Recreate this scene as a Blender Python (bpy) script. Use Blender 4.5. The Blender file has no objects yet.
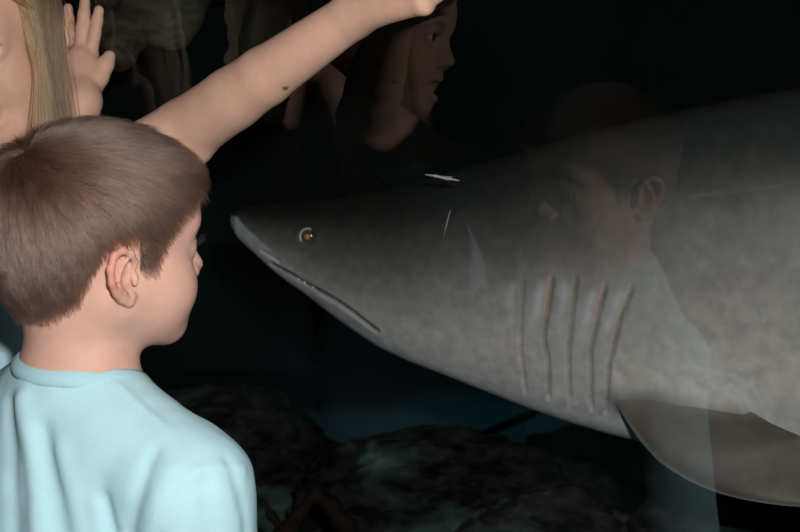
import bpy, math, random
import numpy as np
from mathutils import Vector, Matrix

# ------------------------------------------------------------------ camera, light, exposure
SC = bpy.context.scene
CAM_Z, PITCH, FPX = 1.32, math.radians(14.0), 1100.0
cam = bpy.data.cameras.new('camera'); cam_o = bpy.data.objects.new('camera', cam)
SC.collection.objects.link(cam_o); SC.camera = cam_o
cam.sensor_width = 36.0; cam.lens = FPX / 800.0 * 36.0
cam_o.location = (0, 0, CAM_Z); cam_o.rotation_euler = (math.pi / 2 - PITCH, 0, 0)
cam.clip_start = 0.02
cam.dof.use_dof = True; cam.dof.focus_distance = 1.12; cam.dof.aperture_fstop = 9.0

world = bpy.data.worlds.new('world'); SC.world = world; world.use_nodes = True
bg = world.node_tree.nodes['Background']
bg.inputs[0].default_value = (0.25, 0.6, 0.62, 1); bg.inputs[1].default_value = 0.0025

def lamp(name, kind, loc, target, energy, color=(1, 1, 1), **kw):
    l = bpy.data.lights.new(name, kind); l.energy = energy; l.color = color
    for k, v in kw.items(): setattr(l, k, v)
    o = bpy.data.objects.new(name, l); SC.collection.objects.link(o); o.location = loc
    o.rotation_euler = (Vector(target) - Vector(loc)).to_track_quat('-Z', 'Y').to_euler()
    return o
# the photographer's flash, just above the lens
lamp('camera_flash', 'SPOT', (0.07, 0.0, CAM_Z + 0.11), (0.05, 1.5, 1.02), 47.0, (1.0, 0.965, 0.93),
     spot_size=math.radians(95), spot_blend=0.6, shadow_soft_size=0.022)
# dim teal lamp above the far end of the tank
lamp('tank_or_added_spot', 'SPOT', (0.75, 3.3, 2.9), (0.42, 3.62, -0.1), 13.0, (0.35, 0.9, 1.0),
     spot_size=math.radians(34), spot_blend=1.0, shadow_soft_size=0.3)
lamp('tank_or_added_spot', 'SPOT', (-1.1, 3.1, 2.9), (-1.4, 4.1, 1.8), 5.0, (0.2, 0.5, 1.0), spot_size=math.radians(50), spot_blend=1.0, shadow_soft_size=0.2)  # unseen lamp added for a small blue glow on the back wall
vs = SC.view_settings
vs.view_transform = 'Standard'; vs.look = 'None'; vs.exposure = 0.0; vs.gamma = 1.0
vs.use_curve_mapping = False

# ------------------------------------------------------------------ helpers
CP, SP = math.cos(PITCH), math.sin(PITCH)
FV, UV, RV = np.array([0, CP, -SP]), np.array([0, SP, CP]), np.array([1., 0, 0])
CAM = np.array([0, 0, CAM_Z])
def ray(px, py): return FV + RV * ((px - 400) / FPX) - UV * ((py - 266) / FPX)
def P(px, py, d): return CAM + ray(px, py) * d            # point seen at a pixel, d metres deep
def PX(p):
    q = np.asarray(p) - CAM; z = q @ FV
    return np.stack([q @ RV / z * FPX + 400, -(q @ UV) / z * FPX + 266], -1)
def unit(v): v = np.asarray(v, float); return v / (np.linalg.norm(v, axis=-1, keepdims=True) + 1e-12)
def yaw(deg):                                             # columns: right, forward, up of someone facing deg
    a = math.radians(deg)
    return np.array([[math.sin(a), math.cos(a), 0], [-math.cos(a), math.sin(a), 0], [0, 0, 1.]])
def rotx(deg):
    a = math.radians(deg); c, s = math.cos(a), math.sin(a)
    return np.array([[1, 0, 0], [0, c, -s], [0, s, c]])
def roty(deg):
    a = math.radians(deg); c, s = math.cos(a), math.sin(a)
    return np.array([[c, 0, s], [0, 1, 0], [-s, 0, c]])

def tag(o, label=None, cat=None, group=None, kind=None):
    if label: o['label'] = label
    if cat: o['category'] = cat
    if group: o['group'] = group
    if kind: o['kind'] = kind
    return o
def mesh_obj(name, verts, faces, mat, parent=None, base=None, smooth=True, tint=None):
    verts = np.asarray(verts, np.float64)
    base = np.zeros(3) if base is None else np.asarray(base, float)
    if parent is not None: base = np.array(parent['_b'])
    me = bpy.data.meshes.new(name)
    if isinstance(faces, np.ndarray):
        n, k = faces.shape
        me.vertices.add(len(verts)); me.vertices.foreach_set('co', (verts - base).astype(np.float32).ravel())
        me.loops.add(n * k); me.loops.foreach_set('vertex_index', faces.astype(np.int32).ravel())
        me.polygons.add(n); me.polygons.foreach_set('loop_start', np.arange(0, n * k, k, dtype=np.int32))
        me.update(calc_edges=True); me.validate()
    else:
        me.from_pydata((verts - base).tolist(), [], faces); me.update()
    me.polygons.foreach_set('use_smooth', [smooth] * len(me.polygons))
    if tint is not None:
        a = me.attributes.new('tint', 'FLOAT_COLOR', 'POINT')
        c = np.ones((len(verts), 4), np.float32); c[:, :3] = tint; a.data.foreach_set('color', c.ravel())
    me.materials.append(mat)
    o = bpy.data.objects.new(name, me); SC.collection.objects.link(o)
    if parent is not None: o.parent = parent
    else: o.location = base
    o['_b'] = base.tolist()
    return o

def noise_lat(seed):
    return np.random.default_rng(seed).random((32, 32, 32)).astype(np.float32)
LAT = {}
def vnoise(p, seed=0):
    if seed not in LAT: LAT[seed] = noise_lat(seed)
    L = LAT[seed]; i = np.floor(p).astype(int); f = p - i; f = f * f * (3 - 2 * f); i &= 31; j = (i + 1) & 31
    x0, y0, z0 = i.T; x1, y1, z1 = j.T; fx, fy, fz = f.T
    a = L[x0, y0, z0] * (1 - fx) + L[x1, y0, z0] * fx; b = L[x0, y1, z0] * (1 - fx) + L[x1, y1, z0] * fx
    c = L[x0, y0, z1] * (1 - fx) + L[x1, y0, z1] * fx; d = L[x0, y1, z1] * (1 - fx) + L[x1, y1, z1] * fx
    return ((a * (1 - fy) + b * fy) * (1 - fz) + (c * (1 - fy) + d * fy) * fz) * 2 - 1
def fbm(p, oct=4, seed=0, ridged=False):
    s = 0; a = 1.0
    for k in range(oct):
        v = vnoise(p * (2.03 ** k) + 7.3 * k, seed + k)
        s = s + a * ((1 - 2 * np.abs(v)) if ridged else v); a *= 0.5
    return s
def sstep(a, b, x): t = np.clip((x - a) / (b - a), 0, 1); return t * t * (3 - 2 * t)

# ------------------------------------------------------------------ signed-distance modelling
class SDF:
    def __init__(s): s.pr = []; s.extra = None
    def add(s, kind, op, k, *a): s.pr.append((kind, op, k, a))
    def ell(s, c, r, R=None, k=0.01, op='u'):
        s.add('e', op, k, np.asarray(c, float), np.asarray(r, float), np.eye(3) if R is None else R)
    def cone(s, a, b, ra, rb=None, k=0.01, op='u'):
        s.add('c', op, k, np.asarray(a, float), np.asarray(b, float), float(ra), float(ra if rb is None else rb))
    def chain(s, pts, rs, k=0.01, op='u'):
        rs = rs if hasattr(rs, '__len__') else [rs] * len(pts)
        for i in range(len(pts) - 1): s.cone(pts[i], pts[i + 1], rs[i], rs[i + 1], k, op)
    def cut(s, p, n, k=0.004, c=None, rad=None): s.add('p', 's', k, np.asarray(p, float), unit(n), c, rad)
    @staticmethod
    def one(pr, p):
        kind, op, k, a = pr
        if kind == 'e':
            q = (p - a[0]) @ a[2]; k0 = np.sqrt(((q / a[1]) ** 2).sum(-1)); k1 = np.sqrt(((q / a[1] ** 2) ** 2).sum(-1)) + 1e-9
            return np.where(k0 < 1e-6, -a[1].min(), k0 * (k0 - 1) / k1)
        if kind == 'c':
            A, B, ra, rb = a; ba = B - A; L = ba @ ba + 1e-12; q = p - A
            h = np.clip(q @ ba / L, 0, 1); return np.sqrt(((q - h[..., None] * ba) ** 2).sum(-1)) - (ra + (rb - ra) * h)
        d = (a[0] - p) @ a[1]                                  # half space on the +n side removed
        if a[2] is not None: d = np.maximum(d, np.sqrt(((p - a[2]) ** 2).sum(-1)) - a[3])
        return d
    def ev(s, p, prs=None):
        d = np.full(len(p), 1e3)
        for pr in (s.pr if prs is None else prs):
            e = s.one(pr, p); k = pr[2]
            if pr[1] == 'u':
                h = np.maximum(k - np.abs(d - e), 0) / k; d = np.minimum(d, e) - h * h * k * 0.25
            else:
                h = np.maximum(k - np.abs(d + e), 0) / k; d = np.maximum(d, -e) + h * h * k * 0.25
        if s.extra is not None: d = d + s.extra(p)
        return d
    def march(s, px, py, d0=0.4, d1=4.0):
        r = ray(px, py); t = d0; L = np.linalg.norm(r)
        for _ in range(200):
            e = s.ev((CAM + r * t)[None])[0]
            if e < 2e-4 or t > d1: break
            t += max(e * 0.6, 2e-4) / L
        return CAM + r * t
    def grad(s, p, h=0.001):
        g = np.stack([s.ev(p + np.eye(3)[i] * h) - s.ev(p - np.eye(3)[i] * h) for i in range(3)], -1)
        return unit(g)
    def mesh(s, lo, hi, res, B=16):
        lo = np.asarray(lo, float); n = np.ceil((np.asarray(hi) - lo) / res / B).astype(int); N = n * B
        G = np.full(N + 1, 1.0, np.float32)
        off = np.stack(np.meshgrid(*[np.arange(B + 1)] * 3, indexing='ij'), -1).reshape(-1, 3)
        idx = np.stack(np.meshgrid(*[np.arange(k) for k in n], indexing='ij'), -1).reshape(-1, 3)
        cen = lo + (idx + 0.5) * B * res; R = B * res * 0.5 * math.sqrt(3)
        E = [s.one(pr, cen) for pr in s.pr]
        dU = np.min([e for e, pr in zip(E, s.pr) if pr[1] == 'u'], axis=0)
        for b in range(len(idx)):
            i = idx[b]
            if dU[b] > R * 1.9 + 0.03: continue
            prs = [pr for e, pr in zip(E, s.pr) if (e[b] < max(dU[b], 0) + 2.6 * R + pr[2] + 0.01 if pr[1] == 'u' else e[b] < 1.6 * R + pr[2] + 0.01)]
            v = s.ev(lo + (i * B + off) * res, prs)
            x, y, z = i * B
            G[x:x + B + 1, y:y + B + 1, z:z + B + 1] = v.reshape(B + 1, B + 1, B + 1)
        sg = G < 0
        c = sg[:-1, :-1, :-1].astype(np.int8); cnt = np.zeros_like(c)
        for dx in (0, 1):
            for dy in (0, 1):
                for dz in (0, 1):
                    cnt += sg[dx:N[0] + dx, dy:N[1] + dy, dz:N[2] + dz]
        act = np.argwhere((cnt > 0) & (cnt < 8)); vid = np.full(c.shape, -1, np.int32); vid[tuple(act.T)] = np.arange(len(act))
        co = np.array([[a, b_, d] for a in (0, 1) for b_ in (0, 1) for d in (0, 1)])
        val = np.stack([G[tuple((act + o).T)] for o in co], 1)
        acc = np.zeros((len(act), 3)); w = np.zeros(len(act))
        for i in range(8):
            for j in range(i + 1, 8):
                if np.abs(co[i] - co[j]).sum() != 1: continue
                m = (val[:, i] < 0) != (val[:, j] < 0)
                t = val[m, i] / (val[m, i] - val[m, j])
                acc[m] += co[i] + t[:, None] * (co[j] - co[i]); w[m] += 1
        V = lo + (act + acc / w[:, None]) * res
        F = []
        for ax in range(3):
            u, v_ = (ax + 1) % 3, (ax + 2) % 3
            sl0 = [slice(1, N[k]) for k in range(3)]; sl1 = list(sl0)
            sl0[ax] = slice(0, N[ax]); sl1[ax] = slice(1, N[ax] + 1)
            a0, a1 = sg[tuple(sl0)], sg[tuple(sl1)]
            e = np.argwhere(a0 != a1)
            if not len(e): continue
            flip = a0[tuple(e.T)]
            o = np.ones(3, int); o[ax] = 0; e = e + o
            du, dv = np.eye(3, dtype=int)[u], np.eye(3, dtype=int)[v_]
            q = np.stack([vid[tuple(t.T)] for t in (e - du - dv, e - dv, e, e - du)], 1)
            q[~flip] = q[~flip][:, ::-1]; F.append(q)
        F = np.concatenate(F); F = F[(F >= 0).all(1)]
        return V, F
def lap(V, F, it=1, w=0.5):
    for _ in range(it):
        acc = np.zeros_like(V); n = np.zeros(len(V))
        for k in range(4):
            np.add.at(acc, F[:, k], V[F[:, (k + 1) % 4]]); np.add.at(n, F[:, k], 1)
            np.add.at(acc, F[:, k], V[F[:, (k + 3) % 4]]); np.add.at(n, F[:, k], 1)
        V = V * (1 - w) + w * acc / np.maximum(n, 1)[:, None]
    return V

# ------------------------------------------------------------------ materials
def mat(name):
    m = bpy.data.materials.new(name); m.use_nodes = True
    nt = m.node_tree; return m, nt, nt.nodes['Principled BSDF']
def nd(nt, t, **kw):
    n = nt.nodes.new(t)
    for k, v in kw.items(): setattr(n, k, v)
    return n
def noise_bump(nt, bs, scale, strength, dist=0.002, detail=4.0):
    tc = nd(nt, 'ShaderNodeTexCoord'); n = nd(nt, 'ShaderNodeTexNoise'); b = nd(nt, 'ShaderNodeBump')
    n.inputs['Scale'].default_value = scale; n.inputs['Detail'].default_value = detail
    b.inputs['Strength'].default_value = strength; b.inputs['Distance'].default_value = dist
    nt.links.new(tc.outputs['Object'], n.inputs['Vector']); nt.links.new(n.outputs['Fac'], b.inputs['Height'])
    nt.links.new(b.outputs['Normal'], bs.inputs['Normal']); return n
def tinted(name, rough, spec=0.4, var=0.12, scale=60, bump=0.15, sss=0.0, dist=0.002):
    m, nt, bs = mat(name)
    at = nd(nt, 'ShaderNodeAttribute', attribute_name='tint')
    n = noise_bump(nt, bs, scale, bump, dist)
    mx = nd(nt, 'ShaderNodeMix', data_type='RGBA', blend_type='MULTIPLY'); mr = nd(nt, 'ShaderNodeMapRange')
    mr.inputs['To Min'].default_value = 1 - var * 2; mr.inputs['To Max'].default_value = 1 + var * 2
    nt.links.new(n.outputs['Fac'], mr.inputs['Value'])
    mx.inputs[0].default_value = 1.0
    nt.links.new(at.outputs['Color'], mx.inputs[6]); nt.links.new(mr.outputs['Result'], mx.inputs[7])
    nt.links.new(mx.outputs[2], bs.inputs['Base Color'])
    bs.inputs['Roughness'].default_value = rough; bs.inputs['Specular IOR Level'].default_value = spec
    if sss:
        bs.inputs['Subsurface Weight'].default_value = sss; bs.inputs['Subsurface Radius'].default_value = (1.0, 0.35, 0.2)
        bs.inputs['Subsurface Scale'].default_value = 0.006
    return m
def plain(name, col, rough=0.6, spec=0.4, scale=None, bump=0.2, var=None, dist=0.002):
    m, nt, bs = mat(name); bs.inputs['Base Color'].default_value = (*col, 1)
    bs.inputs['Roughness'].default_value = rough; bs.inputs['Specular IOR Level'].default_value = spec
    if scale:
        n = noise_bump(nt, bs, scale, bump, dist)
        if var:
            r = nd(nt, 'ShaderNodeValToRGB'); r.color_ramp.elements[0].position = 0.35; r.color_ramp.elements[1].position = 0.7
            r.color_ramp.elements[0].color = (*col, 1); r.color_ramp.elements[1].color = (*var, 1)
            nt.links.new(n.outputs['Fac'], r.inputs['Fac']); nt.links.new(r.outputs['Color'], bs.inputs['Base Color'])
    return m
def hair_mat(name, c0, c1, rough=0.35):
    m, nt, bs = mat(name); nt.nodes.remove(bs)
    h = nd(nt, 'ShaderNodeBsdfHairPrincipled'); h.parametrization = 'COLOR'
    ci = nd(nt, 'ShaderNodeHairInfo'); r = nd(nt, 'ShaderNodeValToRGB')
    r.color_ramp.elements[0].color = (*c0, 1); r.color_ramp.elements[1].color = (*c1, 1)
    nt.links.new(ci.outputs['Random'], r.inputs['Fac']); nt.links.new(r.outputs['Color'], h.inputs['Color'])
    h.inputs['Roughness'].default_value = rough; h.inputs['Radial Roughness'].default_value = 0.55
    nt.links.new(h.outputs[0], nt.nodes['Material Output'].inputs['Surface']); return m

M_skin = tinted('skin', 0.55, 0.3, 0.05, 90, 0.12, sss=0.25, dist=0.001)
M_shirt = tinted('aqua_cotton', 0.9, 0.1, 0.04, 700, 0.25, dist=0.0006)
M_shark = tinted('shark_skin', 0.5, 0.35, 0.16, 55, 0.25, dist=0.002)
M_denim = plain('navy_shorts', (0.03, 0.045, 0.09), 0.9, 0.1, 500, 0.3)
M_shoe = plain('white_shoe', (0.5, 0.5, 0.5), 0.6)
M_eye = plain('eye_white', (0.75, 0.72, 0.70), 0.15, 0.6)
M_iris = plain('brown_iris', (0.06, 0.03, 0.015), 0.1, 0.6)
M_lash = plain('dark_lash', (0.02, 0.012, 0.01), 0.6)
M_hair_b = hair_mat('brown_hair', (0.062, 0.033, 0.024), (0.26, 0.160, 0.120), .30)
M_hair_g = hair_mat('blond_hair', (0.13, 0.055, 0.022), (0.64, 0.40, 0.21))
M_tooth = plain('tooth', (0.85, 0.82, 0.74), 0.25)

# ------------------------------------------------------------------ the setting
AZ = math.radians(35.15); GN = np.array([math.cos(AZ), math.sin(AZ)]); OFF = 0.6549
along = np.array([-GN[1], GN[0]])                              # towards the far left
def glass_plan():
    pts = []
    p0 = np.array([-0.103, (OFF + 0.103 * GN[0]) / GN[1]])
    for t in np.linspace(-1.45, 0, 12): pts.append(p0 + along * t)
    ang, r, turn, n = math.atan2(along[1], along[0]), 0.30, math.radians(36), 26
    p = p0.copy()
    for k in range(n):
        ang += turn / n; p = p + np.array([math.cos(ang), math.sin(ang)]) * (r * turn / n); pts.append(p.copy())
    for k in range(8): p = p + np.array([math.cos(ang), math.sin(ang)]) * 0.15; pts.append(p.copy())
    return np.array(pts)
PLAN = glass_plan()
def plan_normals(pl):
    t = np.gradient(pl, axis=0); t = t / np.linalg.norm(t, axis=1)[:, None]
    return np.stack([t[:, 1], -t[:, 0]], 1)                    # towards the tank
PN = plan_normals(PLAN)
def wall_ribbon(name, z0, z1, d0, d1, m, smooth=True):
    a, b = PLAN + PN * d0, PLAN + PN * d1; n = len(a)
    V = [(*p, z) for z in (z0, z1) for q in (a, b) for p in q]
    F = []
    A0, B0, A1, B1 = 0, n, 2 * n, 3 * n
    for i in range(n - 1):
        F += [(A0 + i, A0 + i + 1, A1 + i + 1, A1 + i), (B0 + i + 1, B0 + i, B1 + i, B1 + i + 1),
              (A1 + i, A1 + i + 1, B1 + i + 1, B1 + i), (A0 + i + 1, A0 + i, B0 + i, B0 + i + 1)]
    F += [(A0, A1, B1, B0), (A0 + n - 1, B0 + n - 1, B1 + n - 1, A1 + n - 1)]
    o = mesh_obj(name, V, F, m, smooth=False); tag(o, kind='structure'); return o
def glass_mat():
    m, nt, bs = mat('tank_acrylic'); nt.nodes.remove(bs)
    tr = nd(nt, 'ShaderNodeBsdfTransparent'); gl = nd(nt, 'ShaderNodeBsdfGlossy'); gl.inputs['Roughness'].default_value = 0.0
    tr.inputs[0].default_value = (0.96, 0.97, 0.965, 1)
    fr = nd(nt, 'ShaderNodeFresnel'); fr.inputs[0].default_value = 1.53
    ge = nd(nt, 'ShaderNodeNewGeometry'); mul = nd(nt, 'ShaderNodeMath', operation='MULTIPLY'); inv = nd(nt, 'ShaderNodeMath', operation='SUBTRACT')
    inv.inputs[0].default_value = 1.0; nt.links.new(ge.outputs['Backfacing'], inv.inputs[1])   # the water side of the pane does not mirror
    nt.links.new(fr.outputs[0], mul.inputs[0]); nt.links.new(inv.outputs[0], mul.inputs[1])
    mx = nd(nt, 'ShaderNodeMixShader'); nt.links.new(mul.outputs[0], mx.inputs[0])
    nt.links.new(tr.outputs[0], mx.inputs[1]); nt.links.new(gl.outputs[0], mx.inputs[2])
    nt.links.new(mx.outputs[0], nt.nodes['Material Output'].inputs['Surface']); return m
M_glass = glass_mat()
def front_glass():                                            # room-side face mirrors, tank-side face is wet
    a, b = PLAN, PLAN + PN * 0.03; n = len(a)
    o = wall_ribbon('window_1', 0.5, 2.3, 0.0, 0.03, M_glass)
    import bmesh
    bm = bmesh.new(); bm.from_mesh(o.data); bmesh.ops.recalc_face_normals(bm, faces=bm.faces)
    bmesh.ops.split_edges(bm, edges=[e for e in bm.edges if len(e.link_faces) == 2 and e.calc_face_angle() > 0.8])
    for f in bm.faces: f.smooth = True
    bm.to_mesh(o.data); bm.free()
    tag(o, 'clear curved acrylic window of the shark tank mirroring the two children', 'window', kind='structure')
    return o
WIN = front_glass()
M_wall = plain('dark_painted_wall', (0.02, 0.022, 0.025), 0.7, 0.3, 30, 0.1)
wall_ribbon('wall_front', 0.0, 0.5, -0.06, 0.06, M_wall)
wall_ribbon('trim_1', 2.3, 2.6, -0.06, 0.06, M_wall)
def slab(name, x0, x1, y0, y1, z0, z1, m, kind='structure', **kw):
    V = [(x, y, z) for z in (z0, z1) for y in (y0, y1) for x in (x0, x1)]
    F = [(0, 2, 3, 1), (4, 5, 7, 6), (0, 1, 5, 4), (2, 6, 7, 3), (0, 4, 6, 2), (1, 3, 7, 5)]
    return tag(mesh_obj(name, V, F, m, smooth=False), kind=kind)
M_carpet = plain('charcoal_carpet', (0.012, 0.012, 0.014), 1.0, 0.0, 300, 0.5)
hf = [(p[0], p[1]) for p in PLAN]
V = [(x, y, z) for z in (-0.05, 0.0) for x, y in hf + [(-3.0, hf[-1][1]), (-3.0, -1.5), (hf[0][0], -1.5)]]
n = len(V) // 2
tag(mesh_obj('floor', V, [tuple(range(n, 2 * n)), tuple(range(n - 1, -1, -1))] + [(i, (i + 1) % n, n + (i + 1) % n, n + i) for i in range(n)], M_carpet, smooth=False), kind='structure')
M_sand, nt, bs = mat('tank_floor_paint'); bs.inputs['Roughness'].default_value = .9; bs.inputs['Specular IOR Level'].default_value = .2
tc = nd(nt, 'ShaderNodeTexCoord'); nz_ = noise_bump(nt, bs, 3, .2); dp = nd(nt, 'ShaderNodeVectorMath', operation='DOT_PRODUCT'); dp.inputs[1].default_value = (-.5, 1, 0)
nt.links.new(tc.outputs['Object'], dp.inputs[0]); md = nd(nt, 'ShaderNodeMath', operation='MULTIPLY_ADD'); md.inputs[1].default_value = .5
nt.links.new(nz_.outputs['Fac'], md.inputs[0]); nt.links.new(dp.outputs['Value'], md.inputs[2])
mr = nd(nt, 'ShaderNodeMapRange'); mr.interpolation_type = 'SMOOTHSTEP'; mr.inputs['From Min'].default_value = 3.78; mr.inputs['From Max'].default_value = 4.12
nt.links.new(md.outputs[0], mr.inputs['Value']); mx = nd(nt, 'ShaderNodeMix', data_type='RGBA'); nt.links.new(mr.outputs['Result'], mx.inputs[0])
mx.inputs[6].default_value = (.12, .23, .27, 1); mx.inputs[7].default_value = (.012, .022, .02, 1); nt.links.new(mx.outputs[2], bs.inputs['Base Color'])   # soft shade along the back wall, painted into the floor
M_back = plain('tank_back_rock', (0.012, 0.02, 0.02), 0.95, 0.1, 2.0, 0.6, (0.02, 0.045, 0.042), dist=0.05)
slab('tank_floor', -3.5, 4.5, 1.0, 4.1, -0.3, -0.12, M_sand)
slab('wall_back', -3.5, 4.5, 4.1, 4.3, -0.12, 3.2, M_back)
slab('wall_left', -3.6, -3.5, 2.0, 4.1, -0.12, 3.2, M_back)
slab('wall_right', 4.5, 4.6, -0.5, 4.1, -0.12, 3.2, M_back)

# ------------------------------------------------------------------ people
def head_prims(S, M, R, sc, mouth_open=0.0, ck=1.0):
    """skull, face and ears in head space: x to the right, y forward, z up; origin between the ears"""
    def L(x, y, z): return M + R @ (np.array([x, y, z]) * sc)
    def E(c, r, k=0.02, op='u', Rl=None):
        S.ell(L(*c), np.array(r) * sc, R if Rl is None else R @ Rl, k * sc, op)
    def C(a, b, ra, rb=None, k=0.01, op='u'):
        S.cone(L(*a), L(*b), ra * sc, (ra if rb is None else rb) * sc, k * sc, op)
    E((0, -.006, .040), (.071, .091, .070), .02); E((0, .028, .048), (.060, .064, .046), .02)
    E((0, -.048, .000), (.056, .046, .052), .03)
    E((0, .034, -.020), (.050 + .007 * ck, .050, .064), .03)
    for x in (-1, 1):
        E((x * (.030 + .004 * ck), .050, -.032), (.023 + .004 * ck, .027, .028), .025)
        C((x * (.040 + .007 * ck), .004, -.036), (x * .020, .058, -.070 - mouth_open * .6), .019, .016, .025)
    E((0, .066, -.073 - mouth_open * .7), (.018, .015, .014), .02)
    C((-.030, .070, .024), (.030, .070, .024), .012, .012, .02)
    for x in (-1, 1):
        E((x * .031, .093, .006), (.017, .017, .013), .018, 's')
    C((0, .080, .012), (0, .097, -.018), .0065, .0085, .012)
    for x in (-1, 1): E((x * .0105, .088, -.023), (.008, .009, .007), .007)
    for x in (-1, 1): E((x * .005, .095, -.029), (.003, .005, .003), .003, 's')
    for x in (-1, 1):                                          # eyelids around the eyeball, slit open
        E((x * .030, .0700, .006), (.0138, .0138, .0138), .006)
        E((x * .030, .0845, .0050), (.0115, .010, .0042), .003, 's')
    mo = mouth_open
    C((-.017, .077, -.046), (0, .0875, -.0435), .0048, .0052, .007); C((.017, .077, -.046), (0, .0875, -.0435), .0048, .0052, .007)
    C((-.015, .075, -.053 - mo), (0, .0835, -.055 - mo), .0048, .0058, .007); C((.015, .075, -.053 - mo), (0, .0835, -.055 - mo), .0048, .0058, .007)
    E((0, .090, -.0492 - mo * .5), (.019 - mo * .25, .018 + mo * .5, .0012 + mo * .55), .003, 's')
    for x in (-1, 1):                                          # ears
        def e(y, z, o): return (x * (.0655 + o * .85), -.0035 + y * .82 - z * .10, -.009 + z * .82)
        E(e(-.004, .0, .0035), (.0026, .0135, .021), .004, 'u', roty(x * 6) @ np.array([[math.cos(x * .42), -math.sin(x * .42), 0], [math.sin(x * .42), math.cos(x * .42), 0], [0, 0, 1]]))
        pts = [(.008, .002, .004), (.012, .016, .007), (.007, .027, .011), (-.004, .031, .0145), (-.015, .027, .0185), (-.021, .014, .0205), (-.021, -.001, .0185), (-.016, -.013, .014), (-.008, -.022, .009), (.001, -.027, .006), (.007, -.021, .004)]
        rr = [.0026, .0029, .0031, .0033, .0034, .0035, .0034, .0033, .0039, .0041, .0034]
        for i in range(len(pts) - 1): C(e(*pts[i]), e(*pts[i + 1]), rr[i], rr[i + 1], .003)
        ah = [(.002, .020, .010), (-.007, .012, .013), (-.011, .001, .0135), (-.009, -.010, .011), (-.001, -.016, .008)]
        for i in range(len(ah) - 1): C(e(*ah[i]), e(*ah[i + 1]), .0022, .0022, .003)
        E(e(.001, -.001, .012), (.0075, .0055, .0075), .004, 's')
        C(e(.011, -.001, .006), e(.009, -.007, .007), .0036, .003, .004)
    return L

def hand_prims(S, wrist, knuckles, fingers, thumb, sc, r=(.0078, .0072, .0062), palm_n=None):
    """wrist point; 4 knuckle points; 4 fingers as point lists from the knuckle on; thumb point list from the palm base"""
    for kn in knuckles: S.cone(wrist, kn, .0155 * sc, .0095 * sc, .012 * sc)
    for i in range(3): S.cone(knuckles[i], knuckles[i + 1], .0092 * sc, .0085 * sc, .008 * sc)
    for i, f in enumerate(fingers):
        q = (1.0, 1.04, 1.0, .88)[i] * sc
        rr = [.0086 * q, .0076 * q, .0070 * q, .0060 * q][:len(f)]
        S.chain(f, rr, .003 * sc)
    S.chain(thumb, [.0125 * sc, .0105 * sc, .0088 * sc, .0072 * sc][:len(thumb)], .007 * sc)

def relaxed_hand(S, wrist, d, side, pn, sc):
    """hanging hand: d along the hand, side towards the thumb, pn palm normal"""
    d, side, pn = unit(d), unit(side), unit(pn)
    kn = [wrist + d * .066 * sc * (1 - abs(i - 1) * .03) + side * (.024 - .016 * i) * sc for i in range(4)]
    fs = []
    for i in range(4):
        l = (.058, .064, .060, .047)[i] * sc; p = kn[i]; f = [p]; a = 0.25
        for s in (.45, .30, .25):
            a += 0.33; v = d * math.cos(a) + pn * math.sin(a); p = p + v * l * s; f.append(p)
        fs.append(f)
    th = [wrist + d * .022 * sc + side * .016 * sc + pn * .006 * sc, wrist + d * .045 * sc + side * .036 * sc + pn * .014 * sc,
          wrist + d * .066 * sc + side * .042 * sc + pn * .022 * sc, wrist + d * .084 * sc + side * .040 * sc + pn * .028 * sc]
    hand_prims(S, wrist, kn, fs, th, sc)

def torso_prims(S, b, g=0.0, k=0.05):
    """b: dict with neck base nb, torso rotation RT, pelvis pv, shoulders; g grows the shape (for cloth)"""
    nb, RT, pv, sc = b['nb'], b['RT'], b['pv'], b['sc']
    def L(o, x, y, z): return o + RT @ (np.array([x, y, z]) * sc)
    S.ell(L(nb, 0, -.006, -.115), np.array([.112, .078, .125]) * sc + g, RT, k * sc)
    S.cone(L(nb, 0, .0, -.21), L(pv, 0, .0, .06), .082 * sc + g, .085 * sc + g, k * sc)
    S.ell(L(pv, 0, -.004, .03), np.array([.108, .083, .085]) * sc + g, RT, k * sc)
    for x, sh in ((1, b['sr']), (-1, b['sl'])):
        S.cone(L(nb, x * .018, -.006, .003), sh, .034 * sc + g, .036 * sc + g, .045 * sc)
        S.cone(L(nb, x * .05, -.03, -.12), L(nb, x * .06, -.02, -.19), .05 * sc + g, .045 * sc + g, .03 * sc)

def body_sdf(b):
    S = SDF(); sc = b['sc']; M, R = b['M'], b['RH']
    L = head_prims(S, M, R, sc, b.get('mouth', 0), b.get('ck', 1.0))
    S.cone(L(0, -.022, -.02), b['nb'] + np.array([0, 0, -.015]), .045 * sc, .048 * sc, .03 * sc)
    torso_prims(S, b)
    for sh, el, wr in ((b['sr'], b['er'], b['wr']), (b['sl'], b['el'], b['wl'])):
        S.cone(sh, el, .034 * sc, .029 * sc, .02 * sc)
        mid = el + (wr - el) * .3
        S.cone(el, mid, .029 * sc, .0295 * sc, .012 * sc); S.cone(mid, wr, .0295 * sc, .0195 * sc, .012 * sc)
    b['hands'](S)
    for h, kn, an in ((b['hr'], b['kr'], b['ar']), (b['hl'], b['kl'], b['al'])):
        S.cone(h, kn, .062 * sc, .044 * sc, .03 * sc)
        c = kn + (an - kn) * .3; S.cone(kn, c, .042 * sc, .043 * sc, .02 * sc); S.cone(c, an, .043 * sc, .027 * sc, .02 * sc)
        f = b['RT'] @ np.array([0, 1., 0])
        S.cone(an + np.array([0, 0, -.01]), an + f * .10 * sc + np.array([0, 0, -.035 * sc]), .028 * sc, .02 * sc, .02 * sc)
    return S, L

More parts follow.
